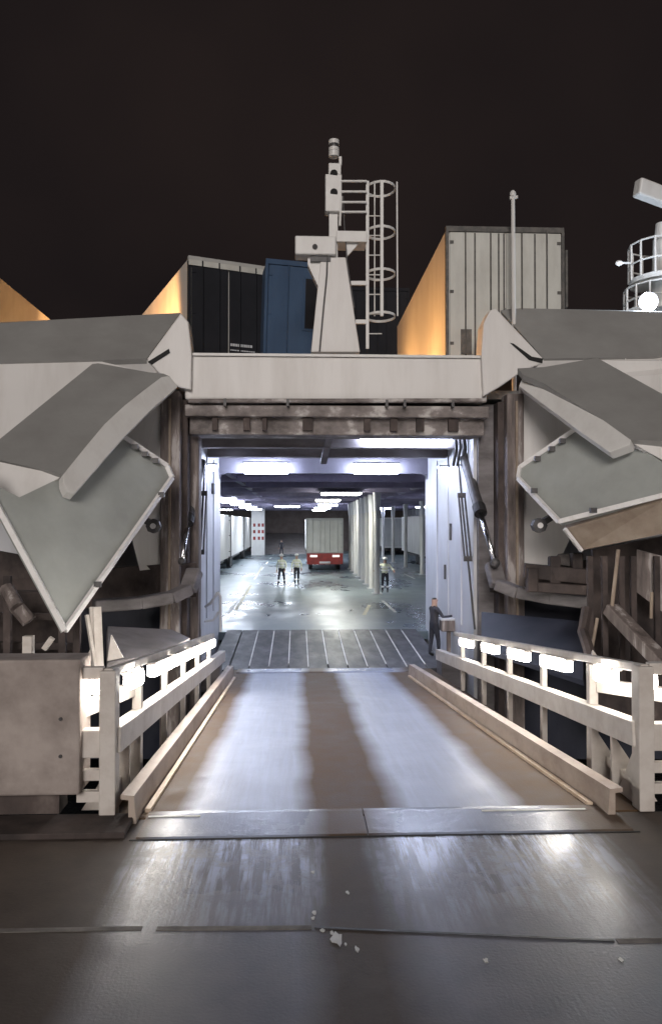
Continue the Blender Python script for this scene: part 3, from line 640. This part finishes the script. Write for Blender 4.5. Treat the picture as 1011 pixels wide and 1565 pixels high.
# sodium lamps on the upper deck that turn the trailer sides orange
def sodium(x, y, z, label, e, aim):
    t = thing('sodium_lamp', (x, y, UP), label, 'lamp', 'sodium lamps on the upper deck')
    MB().tube((x, y, UP), (x, y, z - .12), .04).build('lamp_post', 'white_clean', t)
    MB().box(x - .12, x + .12, y - .12, y + .12, z - .14, z - .10).build('lamp_base', 'dark', t)
    MB().ball((x, y, z), .09, .09, .09).build('lamp_globe', 'lamp_sodium', t, smooth=True)
    ld = bpy.data.lights.new('sodium_light', 'SPOT'); ld.energy = e; ld.spot_size = R(150); ld.spot_blend = .25; ld.color = (1, .48, .16); ld.shadow_soft_size = .12
    lo = bpy.data.objects.new('sodium_light', ld); C.objects.link(lo); lo.parent = t; lo.location = (0, 0, z - UP + .02); lo.rotation_euler = (R(95), 0, aim)
sodium(1.7, 20.6, UP + .7, 'low sodium lamp on the upper deck between the ladder and the grey trailer', 1000, R(-90))
sodium(1.7, 25.2, UP + .9, 'farther sodium lamp on the upper deck beside the grey trailer', 1150, R(-90))
sodium(-5.2, 21.4, UP + 1.0, 'low sodium lamp on the upper deck left of the askew lorry', 3400, R(-20))

# ------------------------------------------------------------------ signal mast on the bow beam
YB = 17.62
mast = thing('signal_mast', at(512, 538, YB), 'white signal mast with stacked lamps on a tapered pedestal above the bow beam', 'mast')
MB().prism(P([(475, 538, YB), (550, 538, YB), (528, 393, YB), (490, 393, YB)]), (0, .4, 0)).build('pedestal', 'white', mast, bevel=.02)
MB().prism(P([(487, 440, YB + .05), (491, 394, YB + .05), (470, 392, YB + .05), (470, 404, YB + .05)]), (0, .3, 0)).build('side_bracket', 'white', mast)
MB().box(at(451, 0, YB).x, at(513, 0, YB).x, YB - .1, YB + .35, at(0, 384, YB).z, at(0, 355, YB).z).build('radar_box', 'white_clean', mast, bevel=.03)
MB().box(at(474, 0, YB).x, at(505, 0, YB).x, YB - .02, YB + .3, at(0, 393, YB).z, at(0, 385, YB).z).build('radar_base', 'dark', mast)
MB().tube(at(481, 377, YB - .1), at(481, 377, YB - .13), .06).build('radar_cap', 'dark', mast)
MB().box(at(503, 0, YB).x, at(516, 0, YB).x, YB + .1, YB + .28, at(0, 393, YB).z, at(0, 300, YB).z).build('column', 'white_clean', mast)
hs = MB().box(at(497, 0, YB).x, at(522, 0, YB).x, YB, YB + .3, at(0, 314, YB).z, at(0, 256, YB).z).build('lamp_housing', 'white_clean', mast, bevel=.02)
for y in (265, 294): MB().tube(at(510, y, YB - .015), at(510, y, YB + .02), .085, n=16).build('lamp_lens', 'slot', hs)
h2 = MB().box(at(502, 0, YB).x, at(521, 0, YB).x, YB + .02, YB + .25, at(0, 256, YB).z, at(0, 238, YB).z).build('lamp_housing', 'white_clean', mast, bevel=.02)
MB().tube(at(511, 238, YB + .12), at(510, 217, YB + .12), .10, .085, n=14).build('masthead_lamp', 'dark', mast)
for y, h_ in ((236, 4), (229, 2.5), (218, 3)): MB().tube(at(510, y + h_, YB + .12), at(510, y - h_, YB + .12), .12, n=14).build('lamp_collar', 'white_clean', mast)
MB().box(at(518, 0, YB).x, at(522, 0, YB).x, YB + .08, YB + .2, at(0, 240, YB).z, at(0, 226, YB).z).build('lamp_bracket', 'white_clean', mast)
pl = MB().box(at(514, 0, YB).x, at(560, 0, YB).x, YB, YB + .6, at(0, 361, YB).z, at(0, 344, YB).z).build('platform', 'white_clean', mast, bevel=.01)
for y in (277, 293, 309, 324): MB().tube(at(520, y, YB + .02), at(560, y, YB + .02), .028).build('guard_bar', 'white_clean', pl)
MB().tube(at(521, 300, YB + .02), at(519, 345, YB + .02), .03).build('guard_post', 'white_clean', pl)

MB().path([at(500, 384, YB - .02), at(499, 420, YB - .04), at(494, 470, YB - .04), at(488, 537, YB - .04)], .018, 6).build('cable', 'dark', mast)
MB().path([at(524, 300, YB + .05), at(526, 345, YB + .03), at(530, 400, YB + .02), at(541, 470, YB - .02)], .014, 6).build('cable', 'dark', mast)
MB().prism(P([(528, 363, YB + .1), (556, 363, YB + .1), (530, 392, YB + .1)]), (0, .06, 0)).build('platform_bracket', 'white_clean', mast)

lad = thing('caged_ladder', at(575, 536, YB + .1), 'white vertical ladder with a hooped safety cage right of the signal mast', 'ladder')
YL = YB + .1
for px, y0 in ((561, 533), (583, 483)):
    MB().bar(at(px, y0, YL - (.12 if px == 583 else 0)), at(px, 277, YL - (.12 if px == 583 else 0)), .07, .05).build('side_rail', 'white_clean', lad)
MB().bar(at(607, 483, YL + .2), at(606, 278, YL + .2), .03, .03).build('cage_bar', 'white_clean', lad)
MB().bar(at(572, 483, YL + .75), at(572, 280, YL + .75), .03, .03).build('cage_bar', 'white_clean', lad)
for y in (279, 347, 412, 478):
    c = (at(561, y, YL) + at(606, y, YL)) / 2; m = MB(); pts = []
    rx = (at(606, y, YL).x - at(561, y, YL).x) / 2
    for i in range(19):
        t = math.pi * (i / 18 * 2)
        pts.append(c + Vector((math.cos(t) * rx, .35 + math.sin(t) * .42, 0)))
    m2 = MB()
    for p, q in zip(pts, pts[1:]): m2.bar(p, q, .02, .055)
    m2.build('cage_hoop', 'white_clean', lad)
for k in range(8):
    y = 300 + k * 30; MB().tube(at(561, y, YL + .06), at(583, y, YL + .06), .014, n=6).build('rung', 'white_clean', lad)
for y, x in ((433, 534), (492, 543)): MB().bar(at(x, y, YL), at(561, y, YL), .07, .09).build('stand_off', 'white_clean', lad)

pole = thing('pole', at(783, 470, 18.45), 'thin white pole with a small fitting on top in front of the grey trailer', 'pole')
MB().tube((at(783, 0, 18.45).x, 18.45, UP), at(783, 296, 18.45), .055, .045).build('shaft', 'white_clean', pole)
MB().ball(at(783, 297, 18.45), .075, .075, .1).build('top_fitting', 'white_clean', pole)
MB().bar(at(778, 303, 18.45), at(790, 301, 18.45), .06, .06).build('cross_piece', 'white_clean', pole)

# radar tower at the right edge
YT = 20.0
tc_ = at(1014, 475, YT + .9)
tw = thing('radar_tower', (tc_.x, YT + .9, UP), 'pale radar tower with railed platforms at the right edge of the upper deck', 'radar tower')
def T(px, py): return at(px, py, YT)
MB().tube((tc_.x, YT + .9, UP), (tc_.x, YT + .9, T(0, 330).z), .42, .28, 16).build('tower_trunk', 'white_clean', tw)
for py, r, top, n in ((404, 0.90, 340, 14), (455, 1.02, 412, 16)):
    z = T(0, py).z; ztp = T(0, top).z
    d = MB().tube((tc_.x, YT + .9, z), (tc_.x, YT + .9, z + .13), r, n=24).build('platform', 'white_clean', tw)
    pts = [Vector((tc_.x + math.cos(2 * math.pi * i / n) * r, YT + .9 + math.sin(2 * math.pi * i / n) * r, 0)) for i in range(n + 1)]
    for p in pts[:-1]: MB().tube(p + Vector((0, 0, z + .1)), p + Vector((0, 0, ztp)), .028, n=6).build('guard_post', 'white_clean', d)
    for zz in (ztp, (z + ztp) / 2):
        m = MB()
        for p, q in zip(pts, pts[1:]): m.tube(p + Vector((0, 0, zz)), q + Vector((0, 0, zz)), .026, n=6)
        m.build('guard_ring', 'white_clean', d)
MB().tube((tc_.x - .1, YT + .8, T(0, 332).z), (tc_.x - .1, YT + .8, T(0, 306).z), .2, .16, 14).build('scanner_pedestal', 'white_clean', tw)
MB().bar(at(972, 286, YT), at(1040, 312, YT + .4), .3, .46).build('radar_scanner', 'white_clean', tw, bevel=.05)
MB().ball(at(945, 402, YT), .10, .08, .07).build('side_lamp', 'white_clean', tw)
MB().bar(at(948, 402, YT), at(962, 402, YT + .3), .04, .04).build('lamp_arm', 'white_clean', tw)

fl = thing('floodlight', at(990, 468, 19.4), 'bright white floodlight shining at the foot of the radar tower', 'floodlight')
MB().bar(at(990, 478, 19.5), at(990, 466, 19.5), .05, .05).build('bracket', 'dark', fl)
MB().tube(at(990, 461, 19.62), at(990, 461, 19.45), .2, .235, 18).build('lamp_housing', 'dark', fl)
MB().ball(at(990, 461, 19.42), .23, .08, .23, 18, 10).build('lamp_lens', 'lamp_flood', fl, smooth=True)
ld = bpy.data.lights.new('flood_light', 'POINT'); ld.energy = 260; ld.color = (.72, .84, 1); ld.shadow_soft_size = .2
lo = bpy.data.objects.new('flood_light', ld); C.objects.link(lo); lo.parent = fl; lo.location = Vector(at(990, 461, 19.05)) - fl.location

# ------------------------------------------------------------------ lamps in the portal and over the car deck
def tube_lamp(c, L, W, m, label, group, H=.08):
    t = thing('ceiling_lamp', c, label, 'lamp', group); c = Vector(c)
    MB().box(c.x - L / 2 - .04, c.x + L / 2 + .04, c.y - W / 2 - .03, c.y + W / 2 + .03, c.z + H / 2, c.z + H / 2 + .06).build('lamp_housing', 'lilac', t)
    MB().box(c.x - L / 2, c.x + L / 2, c.y - W / 2, c.y + W / 2, c.z - H / 2, c.z + H / 2).build('lamp_lens', m, t, bevel=.02)
    return t
tube_lamp((at(619, 0, 19.2).x, 19.2, at(0, 669, 19.2).z), 2.25, .18, 'lamp_cool', 'long strip lamp under the bow header, right half of the opening', 'lamps in the bow opening', .12)
tube_lamp((at(407, 0, 24.3).x, 24.3, at(0, 715, 24.3).z), 1.35, .35, 'lamp_cool', 'bright broad lamp on the door header, left of the centre strut', 'lamps in the bow opening', .3)
tube_lamp((at(574, 0, 24.3).x, 24.3, at(0, 715, 24.3).z), 1.35, .35, 'lamp_cool', 'bright broad lamp on the door header, right of the centre strut', 'lamps in the bow opening', .3)
tube_lamp((at(318, 0, 21).x + .12, 21.2, at(0, 714, 21).z), .22, .3, 'lamp_cool', 'small lamp at the top of the left recess wall', 'lamps in the bow opening', .14)
tube_lamp((at(686, 0, 21).x - .15, 21.2, at(0, 716, 21).z), .22, .3, 'lamp_cool', 'small lamp at the top of the right recess wall', 'lamps in the bow opening', .14)
G = 'lamps over the car deck'
tube_lamp((2.15, 38.7, 4.20), 1.9, 1.6, 'lamp_warm', 'largest lamp over the car deck, just in front of the red-bumpered trailer', G)
tube_lamp((1.95, 50.0, 4.20), 1.5, 1.5, 'lamp_warm', 'lamp over the car deck right behind the largest one', G)
for Y in (62, 74, 86): tube_lamp((2.4, Y, 4.2), 1.5, 1.2, 'lamp_deck', {62: 'nearest', 74: 'middle', 86: 'farthest'}[Y] + ' small lamp in the row above the red-bumpered trailer', G)
tube_lamp((-0.85, 68.0, 4.20), 2.1, 2.2, 'lamp_deck', 'lamp over the lane left of the red-bumpered trailer', G)
for Y in (46, 53, 61, 70, 80): tube_lamp((-4.35, Y, 4.2), 1.5, .9, 'lamp_deck', {46: 'nearest', 53: 'second', 61: 'third', 70: 'fourth', 80: 'farthest'}[Y] + ' lamp in the row above the white trailers on the left', G)
for Y in (58, 70, 84): tube_lamp((-7.6, Y, 4.2), 1.4, .8, 'lamp_deck', {58: 'nearest', 70: 'middle', 84: 'farthest'}[Y] + ' lamp in the row along the left side of the ship', G)
for x, Y in ((8.6, 76), (11.4, 70), (8.2, 44), (-6.6, 38)): tube_lamp((x, Y, 4.2), 1.6, .3, 'lamp_cool', {8.6: 'thin lamp over the grey trailer at the far right', 11.4: 'thin lamp along the right side of the ship', 8.2: 'lamp over the wet lane right of the columns', -6.6: 'lamp just inside the bow above the left lane'}[x], G)

# ------------------------------------------------------------------ vehicles and columns on the car deck
red = box_lorry('box_trailer', 'grey box trailer with a red rear bumper parked in the middle of the car deck', 'trailer', (at(469, 0, 56.7).x, 56.7, DECK), 0, 2.6, 13, 3.75, 'trailer_far', 'trailer_grey', 'trailer_far', base=1.3)
m = MB().box(0, 2.6, -.06, .10, .42, 1.22); o = m.build('bumper', 'red', None); o.parent = red; o.location = (1.3, .02, .45)
for i, x in enumerate((.25, 1.85)):
    m = MB().box(x, x + .5, -.1, -.07, .98, 1.12); o = m.build('tail_light', 'lamp_red_white', None); o.parent = red; o.location = (x + .25, -.085, .98)
m = MB().box(.9, 1.7, -.1, -.07, .52, .66); o = m.build('number_plate', 'linewhite', None); o.parent = red; o.location = (1.3, -.085, .52)
for k, (Y, lab) in enumerate(((44, 'white box trailer nearest the bow in the left lane'), (59.6, 'white box trailer second in the left lane'), (74.6, 'white box trailer farthest back in the left lane'))):
    t = box_lorry('box_trailer', lab, 'trailer', (-7.6, Y, DECK), 0, 2.6, 13.6, 4.0, 'trailer', 'trailer', 'frame', group='white trailers in the left lane')
for (px, Y, lab) in ((584, 84, 'pale grey trailer at the far right beyond the columns'), (640, 62, 'white trailer beside the right recess wall')):
    box_lorry('box_trailer', lab, 'trailer', (at(px, 0, Y).x, Y, DECK), 0, 2.6, 11, 4.0, 'trailer', 'trailer_far', 'trailer', group='trailers at the right of the car deck')

ords = ['nearest', 'second', 'third', 'fourth', 'fifth', 'sixth', 'seventh', 'farthest']
col0 = thing('deck_column', (0, 0, 0), 'x', 'column')
MB().tube((0, 0, 0), (0, 0, 4.9), .14, n=16).build('shaft', 'white_clean', col0, smooth=False)
MB().box(-.24, .24, -.24, .24, 0, .05).build('base_plate', 'lilac', col0)
MB().tube((0, 0, 4.0), (0, 0, 4.9), .15, .19, 16).build('column_head', 'lilac', col0)
for k in range(8):
    o = col0 if k == 0 else copy_tree(col0)
    o.location = (at(575, 0, 37.8).x + .02 * k, 37.8 + 3.0 * k, DECK)
    tag(o, f'white deck column, {ords[k]} in the row right of the red-bumpered trailer', 'column', 'deck columns right of the red-bumpered trailer')
for k, Y in enumerate((52, 60, 68, 76)):
    o = copy_tree(col0); o.location = (8.3, Y, DECK)
    tag(o, f'white deck column, {["nearest", "second", "third", "farthest"][k]} in the row at the right of the ship', 'column', 'deck columns at the right of the ship')
pil = thing('casing_pillar', (at(395, 0, 84).x, 84, DECK), 'white pillar with red warning patches at the end of the left trailers', 'pillar')
c = pil.location
MB().box(c.x - .7, c.x + .7, 84, 85.2, DECK, 4.3).build('pillar_body', 'white_clean', pil)
for z in (1.0, 1.7, 2.4):
    for s_ in (-.5, 0, .4): MB().box(c.x + s_, c.x + s_ + .25, 83.98, 84, z, z + .35).build('warning_patch', 'red', pil)

# ------------------------------------------------------------------ people
def person(loc, yaw, h, top, legs, label, pose=None, helmet=True, vest=False, group=None):
    k = h / 1.75
    sw = pose or dict(la=(-.12, .02), ra=(.12, .02), step=.10)
    V, E, Rr = [], [], []
    def v(p, r, par=None):
        V.append(Vector(p) * k); Rr.append((r[0] * k, r[1] * k) if isinstance(r, tuple) else (r * k, r * k)); i = len(V) - 1
        if par is not None: E.append((par, i))
        return i
    pel = v((0, 0, .95), (.15, .11)); wst = v((0, 0, 1.10), (.14, .10), pel); chs = v((0, 0, 1.30), (.17, .115), wst)
    nk = v((0, .0, 1.47), (.065, .065), chs); hd = v((0, .015, 1.58), (.085, .095), nk); v((0, .01, 1.68), (.07, .085), hd)
    part = {pel: 'legs', wst: 'top', chs: 'top', nk: 'skin', hd: 'skin'}
    for s_ in (-1, 1):
        hp = v((s_ * .10, 0, .86), .095, pel); st = sw['step'] * s_
        kn = v((s_ * .115, st * .6 + .02, .48), .062, hp); an = v((s_ * .12, st, .09), .045, kn); v((s_ * .13, st + .15, .035), (.045, .035), an)
        sh = v((s_ * .19, 0, 1.38), .062, chs)
        (ex, ey, ez), (hx, hy, hz) = sw['ra' if s_ > 0 else 'la'] if len(sw['ra']) == 2 and isinstance(sw['ra'][0], tuple) else ((.27 * s_, .0, 1.10), (.27 * s_, .10, .86))
        el = v((ex, ey, ez), .045, sh); wr = v((hx, hy, hz), .032, el)
        d = (Vector((hx, hy, hz)) - Vector((ex, ey, ez))).normalized(); sd = d.cross(Vector((0, 1, .2))).normalized()
        pm = v(Vector((hx, hy, hz)) + d * .06, (.036, .018), wr)
        for f, (o_, l_) in enumerate(((-.030, .075), (-.010, .09), (.010, .085), (.030, .065))):
            b0 = v(Vector((hx, hy, hz)) + d * .10 + sd * o_, .011, pm); v(Vector((hx, hy, hz)) + d * (.10 + l_ * .8) + sd * o_ + Vector((0, .02, 0)), .008, b0)
        v(Vector((hx, hy, hz)) + d * .06 + sd * -.06 + Vector((0, .02, 0)), .011, wr)
    me = bpy.data.meshes.new('person_body'); me.from_pydata(V, E, [])
    tmp = bpy.data.objects.new('tmp', me); C.objects.link(tmp)
    sk = tmp.modifiers.new('skin', 'SKIN'); sk.use_smooth_shade = True
    for i, d in enumerate(me.skin_vertices[0].data): d.radius = Rr[i]; d.use_root = (i == 0)
    ss = tmp.modifiers.new('sub', 'SUBSURF'); ss.levels = 2; ss.render_levels = 2
    dg = bpy.context.evaluated_depsgraph_get(); dg.update()
    full = bpy.data.meshes.new_from_object(tmp.evaluated_get(dg))
    bpy.data.objects.remove(tmp); bpy.data.meshes.remove(me)
    full.name = 'person_body'
    full.materials.clear()
    for mm in (top, legs, 'skin', 'boot', 'hair'): full.materials.append(M[mm])
    hands = [V[i] for i in range(len(V)) if Rr[i][0] <= .0125 * k]
    for f in full.polygons:
        z = f.center.z / k; f.use_smooth = True; x = abs(f.center.x / k)
        arm = min((f.center - hh).length for hh in hands) < .10 * k
        f.material_index = 3 if z < .12 else 4 if z > 1.62 and f.center.y < .05 * k else 2 if (z > 1.44 or arm) else 1 if (z < .97 and x < .235) else 0
    t = thing('person', (0, 0, 0), label, 'person', group)
    b = bpy.data.objects.new('body', full); C.objects.link(b); b.parent = t
    # face: nose, eyes
    n = MB().ball((0, .105 * k, 1.585 * k), .014 * k, .02 * k, .022 * k, 8, 6).build('nose', 'skin', t)
    n.location = (0, 0, 0)
    for s_ in (-1, 1): MB().ball((s_ * .032 * k, .098 * k, 1.615 * k), .010 * k, .008 * k, .008 * k, 8, 6).build('eye', 'boot', t)
    if helmet:
        m = MB().ball((0, .01 * k, 1.675 * k), .115 * k, .13 * k, .09 * k, 14, 8); m.tube((0, .03 * k, 1.66 * k), (0, .03 * k, 1.675 * k), .14 * k, n=14)
        m.build('helmet', 'helmet', t, smooth=True)
    if vest:
        for z in (1.10, 1.26):
            m = MB(); n_ = 20
            for i in range(n_):
                a0, a1 = 2 * math.pi * i / n_, 2 * math.pi * (i + 1) / n_
                rx, ry = .195 * k, .14 * k
                m.bar((math.cos(a0) * rx, math.sin(a0) * ry, z * k), (math.cos(a1) * rx, math.sin(a1) * ry, z * k), .012, .06 * k)
            m.build('reflective_band', 'band', t)
        for s_ in (-1, 1):
            m = MB().tube((s_ * .118 * k, sw['step'] * s_ * .8, .26 * k), (s_ * .118 * k, sw['step'] * s_ * .78, .34 * k), .066 * k, n=12); m.build('trouser_band', 'band', t)
    t.location = loc; t.rotation_euler = (0, 0, yaw)
    return t
G2 = 'deck workers inside the ferry'
p = at(430, 895, 43.0); person((p.x, 43.0, DECK), R(165), 1.74, 'hivis', 'trouser', 'left of the two workers in pale hi-vis walking side by side', pose=dict(la=((-.28, .02, 1.12), (-.24, .16, .90)), ra=((.27, -.06, 1.10), (.27, -.02, .86)), step=.20), vest=True, group=G2)
p = at(453, 893, 43.9); person((p.x, 43.9, DECK), R(190), 1.72, 'hivis', 'trouser', 'right of the two workers in pale hi-vis walking side by side', pose=dict(la=((-.28, .02, 1.12), (-.24, .16, .90)), ra=((.27, -.06, 1.10), (.27, -.02, .86)), step=.20), vest=True, group=G2)
p = at(430, 849, 82); person((p.x, 82, DECK), R(160), 1.75, 'jacket', 'trouser', 'person in dark clothes far back on the car deck', helmet=False, group=G2)
p = at(588, 906, 38.5); person((p.x, 38.5, DECK), R(170), 1.75, 'hivis', 'trouser', 'worker in pale hi-vis standing right of the nearest deck column', pose=dict(la=((-.36, .1, 1.18), (-.42, .22, 1.10)), ra=((.38, .06, 1.18), (.46, .2, 1.12)), step=.05), vest=True, group=G2)
person((at(661, 0, 20.9).x, 20.9, fz(20.9) + .01), R(-70), 1.66, 'jacket', 'trouser', 'person in dark trousers standing at the end of the right guard rail', pose=dict(la=((-.26, .12, 1.12), (-.22, .42, 1.05)), ra=((.26, .14, 1.14), (.2, .45, 1.16)), step=.08), helmet=False, group=G2)
# control box on a stand beside that person
cb = thing('control_stand', (at(684, 0, 20.6).x, 20.7, fz(20.7)), 'rusty control stand beside the person at the right guard rail', 'control stand')
c = cb.location
MB().box(c.x - .05, c.x + .05, 20.65, 20.75, fz(20.7), fz(20.7) + .75).build('stand_post', 'rust', cb)
MB().box(c.x - .22, c.x + .22, 20.5, 20.9, fz(20.7) + .75, fz(20.7) + 1.05).build('control_box', 'rust', cb, bevel=.02)
MB().box(c.x - .25, c.x + .25, 20.47, 20.93, fz(20.7) + 1.05, fz(20.7) + 1.09).build('box_lid', 'lilac', cb)
